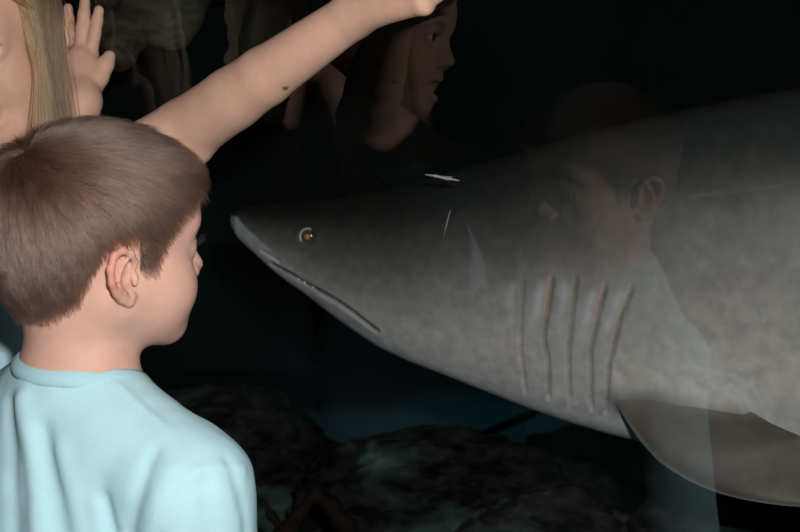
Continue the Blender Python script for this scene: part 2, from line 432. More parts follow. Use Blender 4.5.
def skin_tint(V, b, L0=None):
    """skin colour per point: redder ears and lips, browner scalp under the hair"""
    sc = b['sc']; q = (V - b['M']) @ b['RH'] / sc
    col = np.tile(np.array(b['skin']), (len(V), 1))
    x, y, z = q.T; ax = np.abs(x)
    red = np.array(b['skin']) * np.array([1.02, .62, .55])
    def mixin(c, w):
        nonlocal col; col = col * (1 - w[:, None]) + np.asarray(c) * w[:, None]
    near = (np.linalg.norm(q, axis=1) < .16) & (ax < .09) & (np.linalg.norm(V - b['wl'], axis=1) > .17)
    ear = near * sstep(.0665, .074, ax) * sstep(.02, .012, y) * sstep(-.04, -.03, z) * sstep(.04, .034, z)
    mixin(red, ear * (.15 + .4 * sstep(-.006, -.016, y)))
    lip = near * np.exp(-((x / .016) ** 4)) * sstep(.073, .078, y) * np.exp(-(((z + .0495 + b.get('mouth', 0) * .5) / (.0075 + b.get('mouth', 0) * .6)) ** 4))
    mixin(np.array(b['skin']) * np.array([.85, .42, .42]), lip * .8)
    if b.get('mouth', 0):
        inn = near * np.exp(-((x / .0145) ** 4)) * sstep(.0785, .0755, y) * (y > .045) * np.exp(-(((z + .0492 + b['mouth'] * .5) / (.002 + b['mouth'] * .55)) ** 6))
        mixin((.05, .01, .01), inn)
    chk = near * np.exp(-(((ax - .036) / .02) ** 2 + ((y - .06) / .03) ** 2 + ((z + .03) / .022) ** 2))
    mixin(np.array(b['skin']) * np.array([1.0, .80, .76]), chk * .5)
    brow = near * np.exp(-((ax - .030) / .016) ** 4) * np.exp(-((z - .0255 + (ax - .03) ** 2 * 8) / .0032) ** 2) * (y > .05)
    mixin(b['browc'], brow * .75)
    mixin(b['scalp'], near * b['scalp_w'](x, y, z))
    for c, r in b['spots']: mixin((.10, .045, .035), np.exp(-(np.linalg.norm(V - c, axis=1) / r) ** 4))
    return col

def cloth_tint(V, col, seed): return np.tile(np.array(col), (len(V), 1)) * (1 + .03 * fbm(V * 25, 3, seed))[:, None]

def hair_obj(name, parent, pts, radius, mat_, tip=0.35):
    """pts: (strands, points, 3) world"""
    n, k, _ = pts.shape
    hc = bpy.data.hair_curves.new(name); hc.add_curves([k] * n)
    b = np.array(parent['_b'])
    hc.position_data.foreach_set('vector', (pts - b).astype(np.float32).ravel())
    a = hc.attributes.get('radius') or hc.attributes.new('radius', 'FLOAT', 'POINT')
    r = radius * (1 - (1 - tip) * np.linspace(0, 1, k) ** 2)
    a.data.foreach_set('value', np.tile(r, n).astype(np.float32))
    hc.materials.append(mat_)
    o = bpy.data.objects.new(name, hc); SC.collection.objects.link(o); o.parent = parent
    return o
def sample_surface(V, F, w, n, rng):
    A, B_, C_, D_ = (V[F[:, i]] for i in range(4))
    ar = np.linalg.norm(np.cross(C_ - A, D_ - B_), axis=1) * w[F].mean(1)
    idx = rng.choice(len(F), n, p=ar / ar.sum()); u, v = rng.random((2, n, 1))
    return (A[idx] * (1 - u) + B_[idx] * u) * (1 - v) + (D_[idx] * (1 - u) + C_[idx] * u) * v

def add_eyes(parent, b):
    for x in (-1, 1):
        c = b['M'] + b['RH'] @ (np.array([x * .030, .0700, .006]) * b['sc']); r = .0126 * b['sc']
        uu, vv = np.meshgrid(np.linspace(0, math.pi, 17), np.arange(32) * 2 * math.pi / 32, indexing='ij')
        def ball(c, r, cap=math.pi):
            t = uu * cap / math.pi
            loc = np.stack([np.sin(t) * np.cos(vv), np.cos(t), np.sin(t) * np.sin(vv)], -1).reshape(-1, 3) * r
            V = c + loc @ b['RH'].T
            F = [(i * 32 + j, i * 32 + (j + 1) % 32, (i + 1) * 32 + (j + 1) % 32, (i + 1) * 32 + j) for i in range(16) for j in range(32)]
            return V, F
        e = mesh_obj('eye', *ball(c, r), M_eye, parent); e['_b'] = parent['_b']
        mesh_obj('iris', *ball(c, r * 1.02, .48), M_iris, e)

def shirt(b, sdf_body, name, parent, color, sleeve, folds=None, res=.004, lo=None, hi=None, grow=.013):
    S = SDF(); sc = b['sc']
    torso_prims(S, b, grow, .06)
    RT, pv = b['RT'], b['pv']
    S.ell(pv + RT @ np.array([0, 0, -.02]), np.array([.118, .096, .11]) * sc, RT, .05)
    S.ell(b['nb'] + RT @ np.array([0, -.045, -.27]) * sc, np.array([.125, .072, .17]) * sc, RT, .05)
    for sh, el in ((b['sr'], b['er']), (b['sl'], b['el'])):
        e = sh + (el - sh) * sleeve
        S.cone(sh, e, .040 * sc + grow * .8, .040 * sc + grow * 1.3, .035)
    for sh, el in ((b['sr'], b['er']), (b['sl'], b['el'])):
        e = sh + (el - sh) * sleeve; dr = unit(el - sh); S.add('c', 's', .004, e + dr * .056, e + dr * .16, .054, .054)
    S.cut(pv + np.array([0, 0, -.055]), (0, 0, -1), .004)
    # neck opening, higher at the nape
    S.add('c', 's', .008, b['nb'] + RT @ np.array([0, .008, .02]) * sc, b['nb'] + RT @ np.array([0, .02, .2]) * sc, .0505 * sc, .06 * sc)
    if folds is not None: S.extra = folds(S)
    V, F = S.mesh(lo, hi, res)
    o = mesh_obj(name, V, F, M_shirt, parent, tint=cloth_tint(V, color, 3))
    return o, S

def gd(px, py):                                                # depth at which a pixel's ray meets the window
    r = ray(px, py); t = np.linspace(.5, 3, 1500); p = r[None, :2] * t[:, None]
    d = np.linalg.norm(p[:, None] - PLAN[None], axis=2); j = d.argmin(1)
    s = ((p - PLAN[j]) * PN[j]).sum(1); return t[np.argmax(s > 0)]

def person(b, label, group=None):
    S, L = body_sdf(b)
    b['spots'] = [(S.march(*px), r) for px, r in b.get('moles', ())]
    V, F = S.mesh(b['lo'], b['hi'], b['res'])
    V = lap(V, F, 1, .35)
    base = np.array([b['pv'][0], b['pv'][1], 0.0])
    o = mesh_obj('person', V, F, M_skin, base=base, tint=skin_tint(V, b))
    tag(o, label, 'person', group)
    add_eyes(o, b)
    return o, S, V, F
def lower_clothes(b, parent, skirt=.5):
    sc, RT, pv = b['sc'], b['RT'], b['pv']
    S = SDF(); S.ell(pv + RT @ np.array([0, -.004, .02]) * sc, np.array([.117, .093, .095]) * sc, RT, .03)
    for h, kn in ((b['hr'], b['kr']), (b['hl'], b['kl'])):
        e = h + (kn - h) * .75; S.cone(h, e, .074 * sc, .066 * sc, .03)
    for h, kn in ((b['hr'], b['kr']), (b['hl'], b['kl'])):
        e = h + (kn - h) * .75; S.cut(e, unit(kn - h), .004)
    V, F = S.mesh(pv - np.array([.22, .22, .36]), pv + np.array([.22, .22, .16]), .006)
    mesh_obj('shorts', V, F, M_denim, parent)
    f = RT @ np.array([0, 1., 0])
    for an in (b['ar'], b['al']):
        S = SDF(); a0 = np.array([an[0], an[1], .036])
        S.ell(a0 - f * .012 + np.array([0, 0, .012]), np.array([.036, .05, .045]) * sc, RT, .02)
        S.ell(a0 + f * .07 * sc - np.array([0, 0, .006]), np.array([.040, .075, .032]) * sc, RT, .04)
        S.cut((0, 0, 0.001), (0, 0, -1), .003); S.cut(a0 + np.array([0, 0, .042]), (0, 0, 1), .003)
        V, F = S.mesh(a0 - .16, a0 + .16, .005); mesh_obj('shoe', V, F, M_shoe, parent)

# ---- the boy
hairline_y = [-.11, -.06, -.040, -.024, -.014, .010, .014, .027, .034, .046, .06, .08, .12]
hairline_z = [-.052, -.046, -.030, .014, .026, .026, -.008, -.008, .026, .046, .060, .070, .070]
def boy_scalp(x, y, z):
    zh = np.interp(y, hairline_y, hairline_z); return sstep(zh - .004, zh + .005, z)
MB = np.array([-.275, .974, 1.09]); NB = np.array([-.296, .958, .953]); RTB = yaw(58)
boy = dict(sc=1.0, M=MB, RH=yaw(37) @ rotx(-4), nb=NB, RT=RTB, pv=NB + np.array([0, 0, -.37]),
           sr=NB + RTB @ np.array([.134, -.004, -.055]), sl=NB + RTB @ np.array([-.128, .0, -.06]),
           skin=(.72, .435, .345), browc=(.12, .06, .04), scalp=(.06, .032, .022), scalp_w=boy_scalp,
           lo=(-.62, .70, .0), hi=(.10, 1.30, 1.24), res=.0026)
boy['er'] = boy['sr'] + RTB @ np.array([.042, -.010, -.20]); boy['wr'] = boy['er'] + RTB @ np.array([-.01, .03, -.17])
boy['el'] = boy['sl'] + RTB @ np.array([-.042, -.010, -.20]); boy['wl'] = boy['el'] + RTB @ np.array([.01, .03, -.17])
for s_, x in (('r', 1), ('l', -1)):
    boy['h' + s_] = boy['pv'] + RTB @ np.array([x * .055, 0, -.02]); boy['k' + s_] = boy['h' + s_] + RTB @ np.array([x * .01, .01, -.275])
    boy['a' + s_] = np.array([*(boy['k' + s_] + RTB @ np.array([x * .005, -.02, 0]))[:2], .062])
def boy_hands(S):
    for s_, x in (('r', 1), ('l', -1)):
        d = unit(boy['w' + s_] - boy['e' + s_]); pn = RTB @ np.array([-x, 0, 0.]); pn = pn - d * (pn @ d)
        relaxed_hand(S, boy['w' + s_], d, np.cross(pn, d) * -x if x > 0 else np.cross(d, pn) * -1, pn, .92)
boy['hands'] = boy_hands
BOY, BS, BV, BF = person(boy, 'boy in aqua t-shirt with short brown hair, back half turned, facing the shark')

def boy_folds(S):
    segs = []
    def fold(px, amp, wd):
        pts = [S.march(*p) for p in px]; segs.append((np.array(pts), amp, wd))
    fold([(22, 400), (30, 440), (38, 532)], .0055, .009); fold([(8, 405), (12, 460), (14, 532)], -.004, .008)
    fold([(42, 430), (52, 480), (60, 532)], -.005, .009); fold([(60, 450), (74, 500), (84, 532)], .003, .010)
    fold([(154, 452), (140, 490), (130, 532)], -.004, .007); fold([(170, 470), (158, 500), (150, 532)], .003, .008)
    fold([(104, 500), (112, 532)], -.005, .006); fold([(96, 505), (100, 532)], .003, .008)
    fold([(118, 384), (135, 400), (162, 424), (196, 473)], .0022, .0032)           # shoulder seam
    fold([(196, 473), (170, 488), (158, 510), (152, 532)], .0022, .0035)           # sleeve seam
    fold([(228, 462), (240, 490), (248, 532)], -.003, .006); fold([(200, 470), (222, 466), (244, 470)], .0025, .006)
    fold([(205, 490), (214, 532)], -.003, .008)
    S_segs = [(a, am, w) for a, am, w in segs]
    def f(p):
        d = np.zeros(len(p))
        for a, am, w in S_segs:
            lo, hi = a.min(0) - 3 * w, a.max(0) + 3 * w
            m = ((p > lo) & (p < hi)).all(1)
            if not m.any(): continue
            q = p[m]; dm = np.full(len(q), 9.)
            for i in range(len(a) - 1):
                ba = a[i + 1] - a[i]; h = np.clip((q - a[i]) @ ba / (ba @ ba), 0, 1)
                dm = np.minimum(dm, np.linalg.norm(q - a[i] - h[:, None] * ba, axis=1))
            d[m] -= am * np.exp(-(dm / w) ** 2)
        return d + .0016 * vnoise(p * np.array([26, 26, 12.]), 40) + .0008 * vnoise(p * 60, 41)
    return f
AQUA = (.50, .78, .86)
TB, TS = shirt(boy, BS, 't_shirt', BOY, AQUA, .95, boy_folds, .003, boy['pv'] - np.array([.32, .32, .1]), NB + np.array([.32, .32, .06]))
def collar(b, S, parent, color):
    """ribbed neckband hugging the neck where the shirt opens"""
    RT = b['RT']; n = 72; sc = b['sc']; top, bot = [], []
    c0 = b['nb'] + RT @ np.array([0, .010, .045]) * sc
    for i in range(n):
        a = i * 2 * math.pi / n; d = RT @ np.array([math.cos(a), math.sin(a), 0])
        # slide outwards and down until the shirt surface is met
        best = None
        for r in (.054, .066):
            p = c0 + d * r * sc; t = 0
            for _ in range(80):
                q = p + np.array([0, 0, -t]); e = S.ev(q[None])[0]
                if e < .0012 or t > .09: break
                t += max(e * .5, .0004)
            (top if r < .06 else bot).append(q)
    top, bot = np.array(top), np.array(bot)
    for arr in (top, bot):
        z = arr[:, 2].copy()
        for _ in range(60): z = (np.roll(z, 1) + z * 2 + np.roll(z, -1)) / 4
        arr[:, 2] = z
    rows = []
    for s, h in ((-.15, -.004), (0, .0015), (.12, .0045), (.5, .0052), (.86, .0042), (1.0, .0020), (1.08, -.006)):
        rows.append(top * (1 - s) + bot * s + np.array([0, 0, h]))
    V = np.concatenate(rows); m = len(rows)
    F = [(k * n + i, k * n + (i + 1) % n, ((k + 1) % m) * n + (i + 1) % n, ((k + 1) % m) * n + i) for k in range(m) for i in range(n)]
    return mesh_obj('collar', V, F, M_shirt, parent, tint=cloth_tint(V, color, 5))
collar(boy, TS, TB, (.46, .74, .82))
lower_clothes(boy, BOY)

def grow_hair(S, roots, nrm, flow, length, k, a0, a1, rng, grav=0.0, keep=.002):
    """short hair that leans over along the flow and hugs the head"""
    pts = [roots]; p = roots.copy(); a0 = a0 * (0.7 + .6 * rng.random((len(p), 1)))
    step = (length / (k - 1))[:, None]
    for i in range(1, k):
        n_ = S.grad(p) if i > 1 else nrm
        f = flow - n_ * (flow * n_).sum(1, keepdims=True); f = unit(f)
        a = a0 + (a1 - a0) * min(1, i / (k - 2))
        p = p + unit(f * np.cos(a) + n_ * np.sin(a) + np.array([0, 0, -grav * i / k])) * step
        d = S.ev(p); g = S.grad(p); p = p + g * np.maximum(keep - d, 0)[:, None]
        pts.append(p)
    return np.stack(pts, 1)
def head_only(b):
    S = SDF(); sc = b['sc']; M, R = b['M'], b['RH']
    head_prims(S, M, R, sc); S.pr = S.pr[:15]
    S.cone(M + R @ np.array([0, -.022, -.02]) * sc, b['nb'], .045 * sc, .05 * sc, .03 * sc); return S
def boy_hair():
    rng = np.random.default_rng(4); H = head_only(boy); R = boy['RH']
    q = (BV - MB) @ R; near = (np.linalg.norm(q, axis=1) < .15) & (np.abs(q[:, 0]) < .0735)
    w = boy_scalp(*q.T) * near
    roots = sample_surface(BV, BF, w, 60000, rng)
    loc = (roots - MB) @ R
    ok = boy_scalp(*loc.T) > rng.random(len(loc)) * .9; roots, loc = roots[ok], loc[ok]
    nrm = H.grad(roots)
    W = (BS.march(26, 152) - MB) @ R
    dlt = loc - W; dist = np.linalg.norm(dlt, axis=1, keepdims=True)
    rad = unit(dlt); nl = nrm @ R
    swirl = np.cross(nl, rad)
    top = sstep(.02, .095, loc[:, 2:3])
    f = rad * (1.0 + .4 * top) + swirl * .9 * np.exp(-(dist / .03) ** 2) + np.array([0, .16, -.95]) * (1 - top) + np.array([0, .45, 0]) * top
    cl = np.floor(loc / .006)                                   # strands gather in small locks
    jit = np.stack([vnoise(loc * 190, 60 + i) for i in range(3)], 1) * .34 + np.stack([vnoise(loc * 55, 70 + i) for i in range(3)], 1) * .30
    f = unit(f + jit + rng.normal(size=f.shape) * .09) @ R.T
    zh = np.interp(loc[:, 1], hairline_y, hairline_z)
    ln = .010 + .016 * sstep(.0, .09, loc[:, 2]) + .004 * sstep(.0, .03, loc[:, 2] - zh) + .002 * sstep(.02, .07, loc[:, 1])
    ln = ln * (.75 + .4 * rng.random(len(ln)))
    lock = .12 * vnoise(loc * 160, 83)[:, None]
    pts = grow_hair(H, roots - nrm * .001, nrm, f, ln, 7, .62 + .22 * top + lock, .14 + .06 * top + lock * .6, rng, .0, .0015)
    return hair_obj('hair', BOY, pts, .00016, M_hair_b)
boy_hair()
def lashes(b, parent):
    rng = np.random.default_rng(5); out = []
    for x in (-1, 1):
        for t in np.linspace(-1, 1, 26):
            p = np.array([x * .030 + t * .0115, .0700 + .0135 * math.cos(t * .9), .006 + .0042 - .0020 * t * t])
            d = np.array([t * .45, .9, .45 + .1 * rng.normal()])
            out.append([p + unit(d) * s * .0085 + np.array([0, 0, .003]) * s * s for s in np.linspace(0, 1, 5)])
    pts = b['M'] + (np.array(out) * b['sc']) @ b['RH'].T
    return hair_obj('eyelashes', parent, pts, .00013, M_lash)
lashes(boy, BOY)

# ---- the girl
def girl_scalp(x, y, z):
    zh = np.interp(y, [-.11, -.05, -.03, .0, .02, .04, .06, .08, .12], [-.06, -.055, -.03, .0, .01, .045, .068, .080, .085]); return sstep(zh - .004, zh + .005, z)
MG = P(-10, 51, 1.312); RHG = yaw(272) @ rotx(-6) @ roty(13)
SR = P(22, 222, 1.24); RTG = yaw(38); NG = SR - RTG @ np.array([.122, 0, .045])
girl = dict(sc=1.06, M=MG, RH=RHG, nb=NG, RT=RTG, pv=np.array([NG[0] - .01, NG[1] + .02, .70]), sr=SR, sl=NG + RTG @ np.array([-.125, .01, -.05]),
            er=P(186, 131, 1.27), wr=P(352, 16, 1.135), skin=(.72, .445, .335), browc=(.25, .14, .08), scalp=(.33, .2, .11), scalp_w=girl_scalp,
            mouth=.015, ck=0.0, moles=(((285.5, 88.5), .0034),), lo=(-.68, .86, .0), hi=(.22, 1.62, 1.46), res=.0028)
def D_(pts, off): return [P(x, y, gd(x, y) - o) for (x, y), o in zip(pts, off)]
hw = P(83, 101, gd(85, 60) - .055)
girl['wl'] = hw; girl['el'] = hw + np.array([-.03, -.06, -.19])
for s_, x in (('r', 1), ('l', -1)):
    girl['h' + s_] = girl['pv'] + RTG @ np.array([x * .06, 0, -.02]); girl['k' + s_] = girl['h' + s_] + RTG @ np.array([x * .01, .01, -.31])
    girl['a' + s_] = np.array([*(girl['k' + s_] + RTG @ np.array([x * .005, -.02, 0]))[:2], .062])
def girl_hands(S):
    kn = D_([(90, 58), (80.5, 54), (71.5, 58), (65, 66)], [.022, .026, .024, .02])
    fs = [[kn[0]] + D_([(94.5, 34), (97, 21), (99, 10)], [.020, .014, .010]),
          [kn[1]] + D_([(82, 29), (84, 14), (85, 1)], [.022, .016, .010]),
          [kn[2]] + D_([(69.5, 35), (68.5, 20), (68, 8)], [.020, .015, .010]),
          [kn[3]] + D_([(62.5, 48), (61.5, 39), (60.5, 31)], [.018, .014, .010])]
    th = D_([(90, 92), (99, 77), (105.5, 65), (109.5, 56)], [.045, .038, .030, .022])
    hand_prims(S, hw, kn, fs, th, 1.05)
    S.ell((hw + kn[1] + kn[2]) / 3, (.022, .016, .026), None, .015)
    S.ell(girl['er'] + np.array([.004, -.012, -.024]), (.024, .018, .016), None, .02)
    m_ = girl['er'] + (girl['wr'] - girl['er']) * .5; S.cone(girl['sr'], girl['er'], .037, .037, .006); S.cone(girl['er'], m_, .0375, .0315, .006); S.cone(m_, girl['wr'], .0315, .0230, .006)
    g = lambda x, y: gd(x, y)
    w = girl['wr']; k2 = [P(x, y, g(x, y) - .02) for x, y in ((398, -32), (411, -22), (420, -10), (424, 4))]
    f2 = [[k2[i]] + [P(k[0], k[1], g(*k) - .011) for k in pts] for i, pts in enumerate((
        [(420, -58), (434, -72), (447, -84)], [(440, -46), (456, -60), (470, -71)], [(450, -32), (466, -44), (479, -54)], [(448, -12), (460, -20), (471, -27)]))]
    t2 = [P(x, y, g(x, y) - o) for x, y, o in ((372, -20, .03), (378, -44, .025), (388, -62, .018), (398, -76, .012))]
    hand_prims(S, w, k2, f2, t2, 1.05)
girl['hands'] = girl_hands
GIRL, GS, GV, GF = person(girl, 'blond girl behind the boy with arms spread on the glass, head turned back')
TG, TGS = shirt(girl, GS, 't_shirt', GIRL, AQUA, .5, None, .0045, girl['pv'] - np.array([.3, .36, .1]), NG + np.array([.3, .36, .08]))
collar(girl, TGS, TG, (.05, .35, .38))
lower_clothes(girl, GIRL)
def girl_teeth():
    q = np.array([[x * .0035, .0745 - abs(x) * .0012, -.0502] for x in range(-3, 4)])
    S = SDF()
    for p in q: S.ell(MG + RHG @ (p * 1.06), np.array([.0019, .0016, .0035]) * 1.06, RHG, .0008)
    V, F = S.mesh(MG + RHG @ (np.array([0, .072, -.05]) * 1.06) - .022, MG + RHG @ (np.array([0, .072, -.05]) * 1.06) + .022, .0009, 8)
    mesh_obj('teeth', V, F, M_tooth, GIRL)
girl_teeth()
def girl_hair():
    rng = np.random.default_rng(8); R = RHG; sc = girl['sc']; H = head_only(girl)
    q = (GV - MG) @ R / sc; near = (np.linalg.norm(q, axis=1) < .16) & (np.abs(q[:, 0]) < .0735)
    w = girl_scalp(*q.T) * near * (q[:, 2] > -.02)
    roots = sample_surface(GV, GF, w, 15000, rng); nrm = H.grad(roots)
    k = 22; p = roots.copy(); pts = [p]
    loc0 = (p - MG) @ R / sc; side = np.sign(loc0[:, 0:1] + rng.normal(size=(len(p), 1)) * .004)
    L = (.36 + .05 * rng.random((len(p), 1))); step = L / (k - 1)
    jit = np.stack([vnoise(loc0 * 60, 90 + i) for i in range(3)], 1) * .10 + rng.normal(size=p.shape) * .035
    for i in range(1, k):
        n_ = H.grad(p); loc = (p - MG) @ R / sc
        down = np.array([0, 0, -1.])
        t = sstep(.05, .0, loc[:, 2:3]) if i > 1 else sstep(.05, .0, loc[:, 2:3])
        fw = np.where((loc[:, 0:1] < -.035), .42 * (loc[:, 1:2] < .050) - .25 * (loc[:, 1:2] > .058), -.10 - .30 * (loc[:, 1:2] > .03))
        f = np.concatenate([side * .9, fw, -.55 - .45 * t], 1) @ R.T
        f = f - n_ * (f * n_).sum(1, keepdims=True)
        d = unit(unit(f) * (1 - t) + unit(down + (R @ np.array([0, .24, 0])) * (loc[:, 0:1] < -.045) * (loc[:, 2:3] > -.09) * (loc[:, 1:2] < .05) ) * t + jit * (.5 + .5 * t))
        p = p + d * step
        lift = .002 + .004 * (rng.random(len(p)) if i == 1 else lift_r)
        if i == 1: lift_r = rng.random(len(p)); lift = .002 + .004 * lift_r
        dd = H.ev(p); g = H.grad(p); p = p + g * np.maximum(lift * min(1, i / 4) - dd, 0)[:, None]
        dd = TGS.ev(p); m = dd < .004
        if m.any(): g = TGS.grad(p[m]); p[m] += g * (.004 - dd[m])[:, None]
        pts.append(p.copy())
    return hair_obj('hair', GIRL, np.stack(pts, 1), .00032, M_hair_g, .5)
girl_hair(); lashes(girl, GIRL)

# ------------------------------------------------------------------ the shark
NOSE = P(231, 214, 1.80); TA = math.radians(-20)
TX = np.array([math.cos(TA), math.sin(TA), 0]); TN = np.array([-TX[1], TX[0], 0])      # TN points away from the viewer
def to_uz(pts):
    out = []
    for px, py in pts:
        r = ray(px, py); t = ((NOSE - CAM) @ TN) / (r @ TN); q = CAM + r * t; out.append(((q - NOSE) @ TX, q[2]))
    return np.array(out)
TOP = to_uz([(231, 219), (232, 213), (236, 208.5), (243, 206), (252, 205), (290, 203), (330, 199), (380, 191), (430, 178), (500, 157), (560, 139), (640, 119), (700, 106), (760, 94), (800, 87)])
BOT = to_uz([(231, 221), (235, 229.5), (243, 239), (262, 254), (280, 269), (300, 283), (315, 292), (340, 311), (365, 328), (390, 344), (420, 357), (450, 368), (500, 387), (540, 402), (580, 415), (620, 426), (690, 441), (760, 450), (800, 452)])
u1 = TOP[-1, 0]; LEN = 2.45
zt, zb = TOP[-1, 1], BOT[-1, 1]
ext_u = [u1 + .12, u1 + .35, u1 + .65, u1 + .95, u1 + 1.25, LEN - .30]
zm = (zt + zb) / 2
TOP = np.vstack([TOP, [(u, zz) for u, zz in zip(ext_u, [zt + .012, zt + .0, zt - .06, zt - .11, zt - .14, zt - .15])]])
BOT = np.vstack([BOT, [(u, zz) for u, zz in zip(ext_u, [zb - .0, zb + .01, zb + .06, zb + .11, zb + .14, zb + .155])]])
def smooth_interp(u, A):
    k = np.linspace(-.012, .012, 7)
    w = np.minimum(1, np.maximum(u, 0) / .045)[:, None]
    return np.mean([np.interp(u + kk * w[:, 0], A[:, 0], A[:, 1]) for kk in k], axis=0)
def shark_section(u):
    top, bot = smooth_interp(u, TOP), smooth_interp(u, BOT)
    h = np.maximum((top - bot) / 2, .0006); c = (top + bot) / 2
    w = np.interp(u, [0, .004, .02, .06, .12, .22, .35, .5, .7, .95, 1.25, 1.6, 1.9, LEN - .3], [.001, .010, .026, .045, .066, .092, .118, .142, .168, .178, .150, .10, .055, .025])
    k = np.linspace(-.03, .03, 7); wm = np.mean([np.interp(np.maximum(u + kk * np.minimum(1, u / .06), 0), [0, .004, .02, .06, .12, .22, .35, .5, .7, .95, 1.25, 1.6, 1.9, LEN - .3], [.001, .010, .026, .045, .066, .092, .118, .142, .168, .178, .150, .10, .055, .025]) for kk in k], axis=0)
    b = sstep(.005, .06, u); return c, h, w * (1 - b) + wm * b
uvis = np.concatenate([np.linspace(0, .03, 24)[:-1], np.linspace(.03, u1 + .1, 430)[:-1], np.linspace(u1 + .1, LEN - .3, 90)])
NVS = 300
phi = np.arange(NVS) * 2 * math.pi / NVS
def shark_point(u, ph):
    c, h, w = shark_section(u)
    cp, sp_ = np.cos(ph), np.sin(ph)
    lat = np.sign(cp) * np.abs(cp) ** np.where(sp_ < 0, .74, .92) * w * (1 - .10 * np.maximum(-sp_, 0)); ver = np.sign(sp_) * np.abs(sp_) ** np.where(sp_ < 0, .80, .96) * h
    return NOSE + TX * u[:, None] + TN * lat[:, None] + np.array([0, 0, 1.]) * (c + ver - NOSE[2])[:, None]
UU, PP = np.meshgrid(uvis, phi, indexing='ij')
SV = shark_point(UU.ravel(), PP.ravel()); uf, pf = UU.ravel(), PP.ravel()
near = np.cos(pf) < 0
mir = shark_point(uf, np.where(near, pf, math.pi - pf))       # both flanks share the near flank's features
sx, sy = PX(mir).T
nrm = np.stack([np.sign(np.cos(pf)) * np.abs(np.cos(pf)) ** .8, np.sin(pf)], 1)
NRM = unit(TN * nrm[:, :1] + np.array([0, 0, 1.]) * nrm[:, 1:] * .6)
disp = np.zeros(len(SV)); edge = np.zeros(len(SV)); dark = np.zeros(len(SV)); pale = np.zeros(len(SV))
GILLS = [([(522, 281), (520, 300), (519, 350), (524, 391)], .5, .0), ([(551, 280), (548, 300), (542, 338), (547, 365), (547, 397)], 1.0, 1.0),
         ([(575, 280), (571, 310), (567, 350), (568, 403)], .85, .35), ([(604, 288), (597, 315), (589, 352), (590, 408)], 1.0, .8), ([(631, 289), (619, 320), (608, 365), (604, 412)], 1.1, .7)]
vis = (uf < u1 + .1)
for pts, amp, glow in GILLS:
    pts = np.array(pts, float); xs = np.interp(sy, pts[:, 1], pts[:, 0]); dx = sx - xs
    m = sstep(pts[0, 1] - 7, pts[0, 1] + 6, sy) * sstep(pts[-1, 1] + 6, pts[-1, 1] - 6, sy) * vis
    lip = np.where(dx < 0, np.exp(dx / 14.0), 0) * .0028 - .0048 * np.exp(-((dx - 1.8) / 1.6) ** 2) - .002 * np.where(dx > 0, np.exp(-dx / 8.), 0)
    disp += lip * m * amp
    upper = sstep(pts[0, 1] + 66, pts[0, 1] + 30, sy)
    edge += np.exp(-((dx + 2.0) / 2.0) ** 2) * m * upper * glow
    pale += np.exp(-((dx + 9) / 5.) ** 2) * m * .40 * (1 + glow * .6) * sstep(pts[0, 1] - 5, pts[0, 1] + 10, sy) * upper
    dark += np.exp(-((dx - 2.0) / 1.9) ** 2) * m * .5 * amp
def pl_dist(pts):
    pts = np.array(pts, float); d = np.full(len(sx), 1e9)
    for i in range(len(pts) - 1):
        a, b_ = pts[i], pts[i + 1]; ba = b_ - a; qx, qy = sx - a[0], sy - a[1]
        h = np.clip((qx * ba[0] + qy * ba[1]) / (ba @ ba), 0, 1); d = np.minimum(d, np.hypot(qx - h * ba[0], qy - h * ba[1]))
    return d
dm = pl_dist([(272, 264), (290, 274), (303, 282), (318, 290), (336, 300), (352, 311), (366, 322), (378, 331)])
disp -= .0045 * np.exp(-(dm / 1.7) ** 2) * vis; dark += .9 * np.exp(-(dm / 1.5) ** 2) * vis
dl = pl_dist([(318, 295), (338, 306), (360, 321), (380, 335)]); disp += .0022 * np.exp(-(dl / 4.) ** 2) * vis; pale += .3 * np.exp(-(dl / 3.5) ** 2) * vis
dn = pl_dist([(262, 251), (272, 257), (279, 262)]); disp -= .003 * np.exp(-(dn / 1.8) ** 2) * vis; pale += .35 * np.exp(-(pl_dist([(266, 253), (276, 261)]) / 3) ** 2)
ds = pl_dist([(690, 196), (735, 192), (770, 187), (800, 183)]); pale += .045 * np.exp(-(ds / 1.2) ** 2) * (vnoise(SV * 60, 11) > -.3)
for ln, wd, am in (([(700, 380), (722, 388), (740, 402), (753, 422)], 1.4, .45), ([(706, 376), (728, 384), (746, 398), (760, 424)], 1.6, .7), ([(714, 372), (738, 380), (756, 395), (770, 428)], 3.0, .5)):
    d_ = pl_dist(ln); pale += am * np.exp(-(d_ / wd) ** 2) * vis; disp += .0012 * np.exp(-(d_ / 1.5) ** 2) * vis
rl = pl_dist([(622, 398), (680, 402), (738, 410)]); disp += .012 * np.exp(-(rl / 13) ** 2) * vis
veil_dusk = .38 * np.exp(-(((sx - 560) / 85) ** 2 + ((sy - 228) / 42) ** 2)) * vis + .42 * np.exp(-(((sx - 645) / 34) ** 2 + ((sy - 398) / 13) ** 2)) * vis + .36 * np.exp(-(rl / 11) ** 2) * vis  # dark reflection veil above the gills painted in, plus the dusky fin root
pale += .4 * np.exp(-(pl_dist([(762, 308), (765, 320)]) / 1.1) ** 2) * vis
pale += .62 * sstep(8.5, 5.5, pl_dist([(233, 223), (240, 232), (252, 243), (266, 256)])) * vis + .45 * np.exp(-(pl_dist([(266, 256), (285, 271), (300, 281)]) / 4) ** 2) * vis
pale += .55 * sstep(9, 5, pl_dist([(320, 301), (345, 319), (375, 340), (400, 352)])) * sstep(-1, 3, sy - np.interp(sx, [312, 336, 352, 366, 378, 420], [288, 300, 311, 322, 331, 352])) * vis
eye_d = np.hypot(sx - 307, sy - 237); disp -= .004 * np.exp(-(eye_d / 9) ** 2) * vis; disp += .002 * np.exp(-((eye_d - 10) / 3) ** 2) * vis
SV = SV + NRM * disp[:, None]
